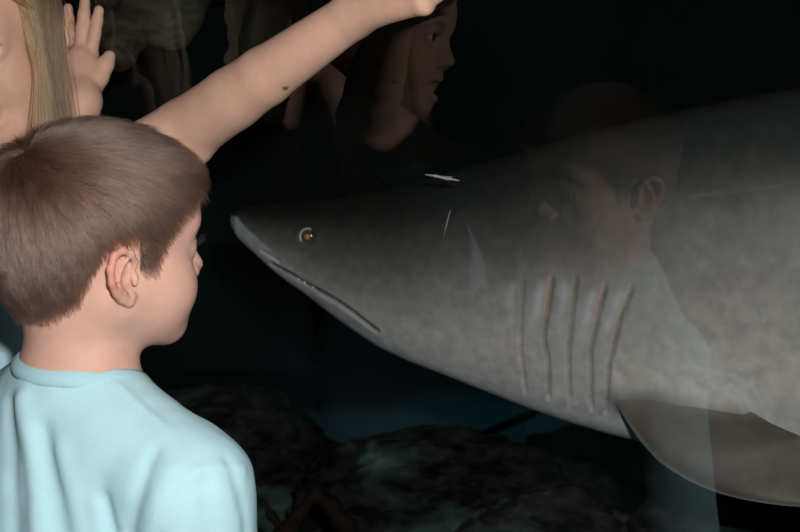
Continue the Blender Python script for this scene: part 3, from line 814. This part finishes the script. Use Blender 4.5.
# counter-shading: dark back, pale belly
c_, h_, w_ = shark_section(uf); vv = np.sin(pf)
nz = fbm(SV * 9, 3, 20) * .05 + fbm(SV * 45, 2, 25) * .04
ramp = vv + nz
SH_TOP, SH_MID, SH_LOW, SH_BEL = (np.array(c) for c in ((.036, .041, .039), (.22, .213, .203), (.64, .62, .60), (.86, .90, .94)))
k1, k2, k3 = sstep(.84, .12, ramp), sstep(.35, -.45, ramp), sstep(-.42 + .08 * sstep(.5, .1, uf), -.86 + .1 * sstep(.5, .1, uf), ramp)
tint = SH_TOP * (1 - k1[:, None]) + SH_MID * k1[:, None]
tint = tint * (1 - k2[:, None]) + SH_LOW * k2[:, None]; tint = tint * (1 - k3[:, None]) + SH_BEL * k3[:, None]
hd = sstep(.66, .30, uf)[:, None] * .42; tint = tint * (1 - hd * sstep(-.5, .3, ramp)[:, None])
tint = tint * (1 + .18 * vnoise(SV * 140, 30) * vnoise(SV * 30, 31))[:, None]
pale = np.clip(pale, 0, .6)[:, None]; tint = tint * (1 - pale) + np.array([.66, .72, .78]) * pale
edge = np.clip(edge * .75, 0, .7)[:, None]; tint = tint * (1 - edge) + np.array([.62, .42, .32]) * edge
tint = tint * (1 - np.clip(dark, 0, .9)[:, None]) * (1 - veil_dusk[:, None])
nu = len(uvis); I, J = np.meshgrid(np.arange(nu - 1), np.arange(NVS), indexing='ij'); J2 = (J + 1) % NVS
SF = np.stack([I * NVS + J, (I + 1) * NVS + J, (I + 1) * NVS + J2, I * NVS + J2], -1).reshape(-1, 4)
SF = SF[:, ::-1].copy() if False else SF
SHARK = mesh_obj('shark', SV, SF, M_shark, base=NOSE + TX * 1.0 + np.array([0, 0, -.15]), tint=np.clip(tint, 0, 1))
tag(SHARK, 'large grey shark swimming behind the glass with its snout pointing at the boy', 'shark')

def fin(name, lead, trail, th, col, n=60, m=40, edge_col=(.42, .47, .54), mirror=False, root_col=None):
    """aerofoil fin between a leading and a trailing edge, both listed from root to tip"""
    t = np.linspace(0, 1, n)
    def rs(A):
        A = np.array(A, float); s = np.concatenate([[0], np.cumsum(np.linalg.norm(np.diff(A, axis=0), axis=1))]); s /= s[-1]
        out = np.stack([np.interp(t, s, A[:, i]) for i in range(3)], 1)
        for _ in range(3): out[1:-1] = (out[:-2] + 2 * out[1:-1] + out[2:]) / 4
        return out
    A, B_ = rs(lead), rs(trail)
    nn = unit(np.cross(B_[n // 3] - A[n // 3], A[-1] - A[0]))
    c = np.linspace(0, 1, m); prof = 2.6 * np.sqrt(c) * (1 - c) * (1 - .35 * c) + .02
    V = []; T = []
    for sgn in (1, -1):
        for i in range(n):
            thick = th * (1 - .85 * t[i]) + .0012
            q = A[i] * (1 - c[:, None]) + B_[i] * c[:, None] + nn * (sgn * prof * thick * .5)[:, None]
            V.append(q); e = np.exp(-(c / .018) ** 2)[:, None]
            rt = root_col[1] * sstep(root_col[2], 0, np.full(m, t[i]))[:, None] if root_col else 0
            cc = np.array(col) * (1 - rt) + (np.array(root_col[0]) * rt if root_col else 0)
            T.append(cc * (1 - e) + np.array(edge_col) * e)
    V, T = np.concatenate(V), np.concatenate(T)
    T = T * (1 + .25 * fbm(V * 14, 3, 50))[:, None]
    if mirror: V = V - 2 * ((V - NOSE) @ TN)[:, None] * TN
    F = []
    o = n * m
    for i in range(n - 1):
        for j in range(m - 1):
            a = i * m + j; F += [(a, a + 1, a + m + 1, a + m), (o + a, o + a + m, o + a + m + 1, o + a + 1)]
        F += [(i * m, (i + 1) * m, o + (i + 1) * m, o + i * m), (i * m + m - 1, o + i * m + m - 1, o + (i + 1) * m + m - 1, (i + 1) * m + m - 1)]
    F += [tuple(((n - 1) * m + j, (n - 1) * m + j + 1, o + (n - 1) * m + j + 1, o + (n - 1) * m + j)) for j in range(m - 1)]
    return mesh_obj(name, V, F, M_shark, SHARK, tint=np.clip(T, 0, 1))
def on_flank(px, py):                                          # nearest shark skin point seen at a pixel
    m = near & vis; k = np.argmin(np.hypot(sx[m] - px, sy[m] - py)); return SV[m][k]
LP = [(606, 384), (612, 397), (618, 407), (625, 419), (640, 441), (660, 463), (690, 482), (720, 494), (750, 501), (785, 506), (830, 508), (880, 514), (930, 528)]
TP = [(735, 400), (745, 408), (770, 423), (800, 436), (850, 458), (900, 490), (932, 530)]
dep = lambda px, py: 1.36 - .22 * max(0, (px - 620)) / 310 - .0004 * max(0, py - 400)
r0 = on_flank(615, 400); d0 = (r0 - CAM) @ FV; r1 = on_flank(742, 408); d1 = (r1 - CAM) @ FV
lead = [P(x, y, d0 + .022 - .21 * (i / (len(LP) - 1))) for i, (x, y) in enumerate(LP)]
trail = [P(x, y, d1 + .03 - (.21 + d1 - d0) * (i / (len(TP) - 1))) for i, (x, y) in enumerate(TP)]
FINC = (.100, .083, .070)
fin('pectoral_fin', lead, trail, .030, FINC, root_col=((.24, .225, .21), 1.0, .22)); fin('pectoral_fin', lead, trail, .030, FINC, mirror=True, root_col=((.24, .225, .21), 1.0, .22))
def sp(u, z): return NOSE + TX * u + np.array([0, 0, z - NOSE[2]])
fin('dorsal_fin', [sp(u1 + .13, zt - .03), sp(u1 + .22, zt + .10), sp(u1 + .34, zt + .20), sp(u1 + .44, zt + .24)], [sp(u1 + .45, zt - .03), sp(u1 + .43, zt + .08), sp(u1 + .44, zt + .18), sp(u1 + .46, zt + .235)], .05, (.08, .083, .08))
fin('second_dorsal_fin', [sp(u1 + .95, zt - .13), sp(u1 + 1.02, zt - .02), sp(u1 + 1.1, zt + .02)], [sp(u1 + 1.1, zt - .14), sp(u1 + 1.1, zt - .05), sp(u1 + 1.12, zt + .01)], .02, (.08, .083, .08))
zc = (zt + zb) / 2 + .0
fin('tail_fin', [sp(LEN - .42, zc + .01), sp(LEN - .25, zc + .12), sp(LEN + .0, zc + .32), sp(LEN + .12, zc + .40)], [sp(LEN - .28, zc - .02), sp(LEN - .15, zc + .02), sp(LEN + .02, zc + .22), sp(LEN + .14, zc + .39)], .03, (.1, .1, .1))
fin('tail_fin', [sp(LEN - .42, zc + .02), sp(LEN - .30, zc - .08), sp(LEN - .20, zc - .17), sp(LEN - .15, zc - .21)], [sp(LEN - .26, zc + .03), sp(LEN - .20, zc - .03), sp(LEN - .15, zc - .12), sp(LEN - .13, zc - .20)], .025, (.1, .1, .1))
M_seye = plain('shark_iris', (.10, .075, .065), .12, .8); M_spup = plain('shark_pupil_eyeshine', (.62, .30, .13), .1, .8); M_slid = plain('shark_eye_rim', (.62, .63, .62), .3, .5)  # orange eyeshine from the flash is painted into the pupil
def shark_eye(mirror=False):
    c = on_flank(307, 237); out = -TN * .97 - np.array([0, 0, -.1]); out = unit(out + np.array([0, -.25, .1]))
    if mirror: c = c - 2 * ((c - NOSE) @ TN) * TN; out = out - 2 * (out @ TN) * TN
    a = unit(np.cross(out, [0, 0, 1])); b_ = np.cross(out, a)
    def cap(r, lift, bulge, n=36, m=10):
        V = []; 
        for i in range(m + 1):
            t = i / m
            for j in range(n):
                an = 2 * math.pi * j / n; rr = r * math.sin(t * math.pi / 2)
                V.append(c + (a * math.cos(an) + b_ * math.sin(an)) * rr + out * (lift + bulge * math.cos(t * math.pi / 2)))
        return np.array(V), [(i * n + j, i * n + (j + 1) % n, (i + 1) * n + (j + 1) % n, (i + 1) * n + j) for i in range(m) for j in range(n)]
    e = mesh_obj('eye', *cap(.0125, -.003, .0075), M_seye, SHARK)
    mesh_obj('pupil', *cap(.0046, .0030, .0026), M_spup, e)
    V, F = [], []; n, m = 40, 10
    for j in range(n):
        an = 2 * math.pi * j / n
        for k in range(m):
            w = 2 * math.pi * k / m; rr = .0125 + .0015 * math.cos(w)
            V.append(c + (a * math.cos(an) + b_ * math.sin(an)) * rr + out * (.0002 + .0018 * math.sin(w)))
    F = [(j * m + k, ((j + 1) % n) * m + k, ((j + 1) % n) * m + (k + 1) % m, j * m + (k + 1) % m) for j in range(n) for k in range(m)]
    mesh_obj('eyelid', V, F, M_slid, e)
shark_eye(); shark_eye(True)
def tooth(px, py, l, lean):
    c = on_flank(px, py) - TN * .0005; d = unit(np.array([0, 0, -1]) + TX * lean); s = TX; o_ = -TN
    V = []; n = 10
    for i in range(7):
        t = i / 6; r = .0018 * (1 - t) ** .8 + .00008
        for j in range(n):
            an = 2 * math.pi * j / n; V.append(c + d * l * t + s * math.cos(an) * r + o_ * (math.sin(an) * r + .002 * math.sin(t * 2)))
    F = [(i * n + j, i * n + (j + 1) % n, (i + 1) * n + (j + 1) % n, (i + 1) * n + j) for i in range(6) for j in range(n)]
    mesh_obj('tooth', V, F, M_tooth, SHARK)
for a in ((303, 282, .0085, .55), (298, 279.5, .004, .4), (312, 287, .0035, .4)): tooth(*a)

# ------------------------------------------------------------------ rocks and small things in the tank
def rock_mat(name, dark, light, teal):
    m, nt, bs = mat(name); bs.inputs['Roughness'].default_value = .85; bs.inputs['Specular IOR Level'].default_value = .25
    tc = nd(nt, 'ShaderNodeTexCoord'); mp = nd(nt, 'ShaderNodeMapping'); mp.inputs['Scale'].default_value = (1, 1, 2.6); mp.inputs['Rotation'].default_value = (.2, .35, 0)
    nt.links.new(tc.outputs['Object'], mp.inputs['Vector'])
    n1 = nd(nt, 'ShaderNodeTexNoise'); n1.inputs['Scale'].default_value = 14; n1.inputs['Detail'].default_value = 9; n1.inputs['Roughness'].default_value = .68
    n2 = nd(nt, 'ShaderNodeTexNoise'); n2.inputs['Scale'].default_value = 3.2; n2.inputs['Detail'].default_value = 5
    nt.links.new(mp.outputs[0], n1.inputs['Vector']); nt.links.new(mp.outputs[0], n2.inputs['Vector'])
    r1 = nd(nt, 'ShaderNodeValToRGB'); e = r1.color_ramp.elements; e[0].position = .42; e[0].color = (*dark, 1); e[1].position = .72; e[1].color = (*light, 1)
    r2 = nd(nt, 'ShaderNodeValToRGB'); e = r2.color_ramp.elements; e[0].position = .50; e[0].color = (0, 0, 0, 1); e[1].position = .68; e[1].color = (1, 1, 1, 1)
    nt.links.new(n1.outputs['Fac'], r1.inputs['Fac']); nt.links.new(n2.outputs['Fac'], r2.inputs['Fac'])
    ml = nd(nt, 'ShaderNodeMath', operation='MULTIPLY'); nt.links.new(r2.outputs['Color'], ml.inputs[0]); nt.links.new(n1.outputs['Fac'], ml.inputs[1])
    mx = nd(nt, 'ShaderNodeMix', data_type='RGBA'); nt.links.new(ml.outputs[0], mx.inputs[0]); nt.links.new(r1.outputs['Color'], mx.inputs[6]); mx.inputs[7].default_value = (*teal, 1)
    nt.links.new(mx.outputs[2], bs.inputs['Base Color'])
    b_ = nd(nt, 'ShaderNodeBump'); b_.inputs['Strength'].default_value = .9; b_.inputs['Distance'].default_value = .03
    nt.links.new(n1.outputs['Fac'], b_.inputs['Height']); nt.links.new(b_.outputs['Normal'], bs.inputs['Normal']); return m
M_rock = rock_mat('dark_reef_rock', (.008, .007, .007), (.10, .105, .098), (.36, .66, .58))  # teal highlights on the rocks are put into this colour
M_pale = rock_mat('pale_reef_rock', (.09, .085, .065), (.33, .30, .23), (.20, .24, .20))
def rock(c, r, seed, m, label, amp=.22, cat='rock', sub=6):
    import bmesh
    bm = bmesh.new(); bmesh.ops.create_icosphere(bm, subdivisions=sub, radius=1)
    d = np.array([v.co[:] for v in bm.verts]); F = [tuple(v.index for v in f.verts) for f in bm.faces]; bm.free()
    r = np.array(r)
    s = 1 + amp * fbm(d * 1.4 + seed * 3.1, 4, seed) + amp * .35 * fbm(d * np.array([3.5, 3.5, 8]) + seed, 4, seed + 9, True)
    V = np.array(c) + d * r * s[:, None]; V[:, 2] = np.maximum(V[:, 2], -.12)
    o = mesh_obj('rock', V, F, m, base=(c[0], c[1], max(-.12, c[2] - r[2])))
    return tag(o, label, cat, 'rocks on the tank floor')
def rk(px, py, d, rx, ry, rz, *a, **k): return rock(P(px, py, d), (rx, ry, rz), *a, **k)
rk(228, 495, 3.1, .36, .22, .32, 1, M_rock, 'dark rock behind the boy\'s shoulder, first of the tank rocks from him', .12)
rk(430, 530, 2.62, .34, .19, .235, 2, M_rock, 'low dark rock under the shark\'s jaw with teal crust', .12)  # its teal is highlights painted into the rock colour
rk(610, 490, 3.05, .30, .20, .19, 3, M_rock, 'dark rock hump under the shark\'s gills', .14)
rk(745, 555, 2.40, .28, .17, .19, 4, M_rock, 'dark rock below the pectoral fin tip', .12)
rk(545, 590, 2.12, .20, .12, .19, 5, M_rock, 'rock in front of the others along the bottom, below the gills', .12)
def pipe(name, a, b, r, m, n=14):
    a, b = np.array(a), np.array(b); d = unit(b - a); u = unit(np.cross(d, [0, 0, 1])); v = np.cross(u, d); V = []
    for t in np.linspace(0, 1, 24):
        for j in range(n):
            an = 2 * math.pi * j / n; V.append(a + (b - a) * t + (u * math.cos(an) + v * math.sin(an)) * r)
    F = [(i * n + j, i * n + (j + 1) % n, (i + 1) * n + (j + 1) % n, (i + 1) * n + j) for i in range(23) for j in range(n)]
    F += [tuple(range(n - 1, -1, -1)), tuple(range(23 * n, 24 * n))]
    return mesh_obj(name, V, F, m, base=a)
def floor_pt(px, py, z):
    r = ray(px, py); return CAM + r * ((z - CAM_Z) / r[2])
tag(pipe('pipe', floor_pt(470, 440, -.108), floor_pt(575, 394, -.108), .012, plain('dark_pipe', (.006, .008, .008), .6)), 'thin dark pipe lying on the blue tank floor under the gills', 'pipe')
# pale outcrop hanging high behind the girl's hand
S = SDF()
for (x, y, d, r) in ((112, -15, 2.7, .075), (128, 12, 2.62, .06), (122, 34, 2.6, .045), (116, 58, 2.6, .03), (150, -8, 2.62, .075), (170, 14, 2.6, .06), (174, 30, 2.6, .035), (186, -10, 2.66, .06), (150, -40, 2.7, .12)):
    S.ell(P(x, y, d), (r, r * 1.1, r * .9), None, .05)
for (x, y) in ((115, -25), (150, -25), (180, -25)): S.cone(P(x, y, 2.66), np.array([P(x, y, 2.66)[0], 3.9, P(x, y, 2.66)[2] + .15]), .06, .16, .08)
S.extra = lambda p: .018 * fbm(p * 14, 3, 77)
V, F = S.mesh(P(140, -10, 2.7) - np.array([.45, .35, .35]), np.array([.1, 4.14, P(140, -10, 2.7)[2] + .5]), .012)
tag(mesh_obj('rock_outcrop', V, F, M_pale, base=V.mean(0)), 'pale mottled rock outcrop high in the tank beside the raised hand', 'rock')
# forked brown shape added in place of a dim reflection at the bottom
S = SDF(); d = 1.95
S.chain([P(278, 545, d), P(300, 515, d - .01), P(317, 492, d)], [.016, .013, .009], .01)
S.chain([P(317, 492, d), P(330, 505, d + .01), P(345, 526, d + .01), P(352, 560, d)], [.009, .015, .018, .02], .01)
S.chain([P(262, 500, d), P(272, 516, d), P(284, 540, d)], [.004, .006, .012], .01)
S.chain([P(284, 540, d), P(300, 600, d), P(310, 830, d)], [.02, .03, .04], .02); S.chain([P(352, 560, d), P(330, 640, d), P(310, 830, d)], [.02, .03, .04], .02)
S.extra = lambda p: .003 * fbm(p * 50, 3, 78)
V, F = S.mesh(P(300, 560, d) - np.array([.16, .16, .75]), P(300, 560, d) + np.array([.16, .16, .2]), .004)
V[:, 2] = np.maximum(V[:, 2], -.12)
tag(mesh_obj('reflection_shape', V, F, plain('brown_reflection', (.014, .008, .004), .8, .2, 30, .5, (.03, .016, .008)), base=P(310, 830, d)), 'brown forked driftwood standing in front of the rocks beside the boy\'s sleeve', 'reflection_shape')  # added shape in place of a dim reflection
# pale scratches on the window
M_scr = plain('scratch', (.13, .14, .14), .5)
def scratch(pts, widths):
    V = []; n = len(pts)
    for (x, y), w in zip(pts, widths):
        t = gd(x, y) - .0012; V += [P(x - w / 2, y, t), P(x + w / 2, y, t)]
    V2 = [v - np.array([*PN[np.argmin(np.linalg.norm(PLAN - v[:2], axis=1))], 0]) * .0006 for v in V]
    m = 2 * n; V = V + V2
    F = [(2 * i, 2 * i + 1, 2 * i + 3, 2 * i + 2) for i in range(n - 1)] + [(m + 2 * i + 2, m + 2 * i + 3, m + 2 * i + 1, m + 2 * i) for i in range(n - 1)]
    F += [(2 * i + 2, m + 2 * i + 2, m + 2 * i, 2 * i) for i in range(n - 1)] + [(2 * i + 1, m + 2 * i + 1, m + 2 * i + 3, 2 * i + 3) for i in range(n - 1)]
    return mesh_obj('scratch', V, F, M_scr, WIN)
scratch([(451, 210), (449, 216), (446.5, 226), (444, 236)], [.4, 1.4, 1.5, .4])
S = SDF()
S.chain([P(425, 174.5, 1.45), P(436, 176, 1.45), P(447, 178.5, 1.45), P(459, 180.5, 1.45)], [.0005, .0016, .0018, .0008], .002)
S.chain([P(444, 178, 1.45), P(453, 176.5, 1.452)], [.0012, .0005], .002)
V, F = S.mesh(P(440, 177, 1.45) - .03, P(440, 177, 1.45) + .03, .0007, 8)
tag(mesh_obj('food_scrap', V, F, plain('white_scrap', (.55, .56, .50), .6), base=V.mean(0)), 'small white food scrap drifting in the water just above the shark\'s head', 'food')
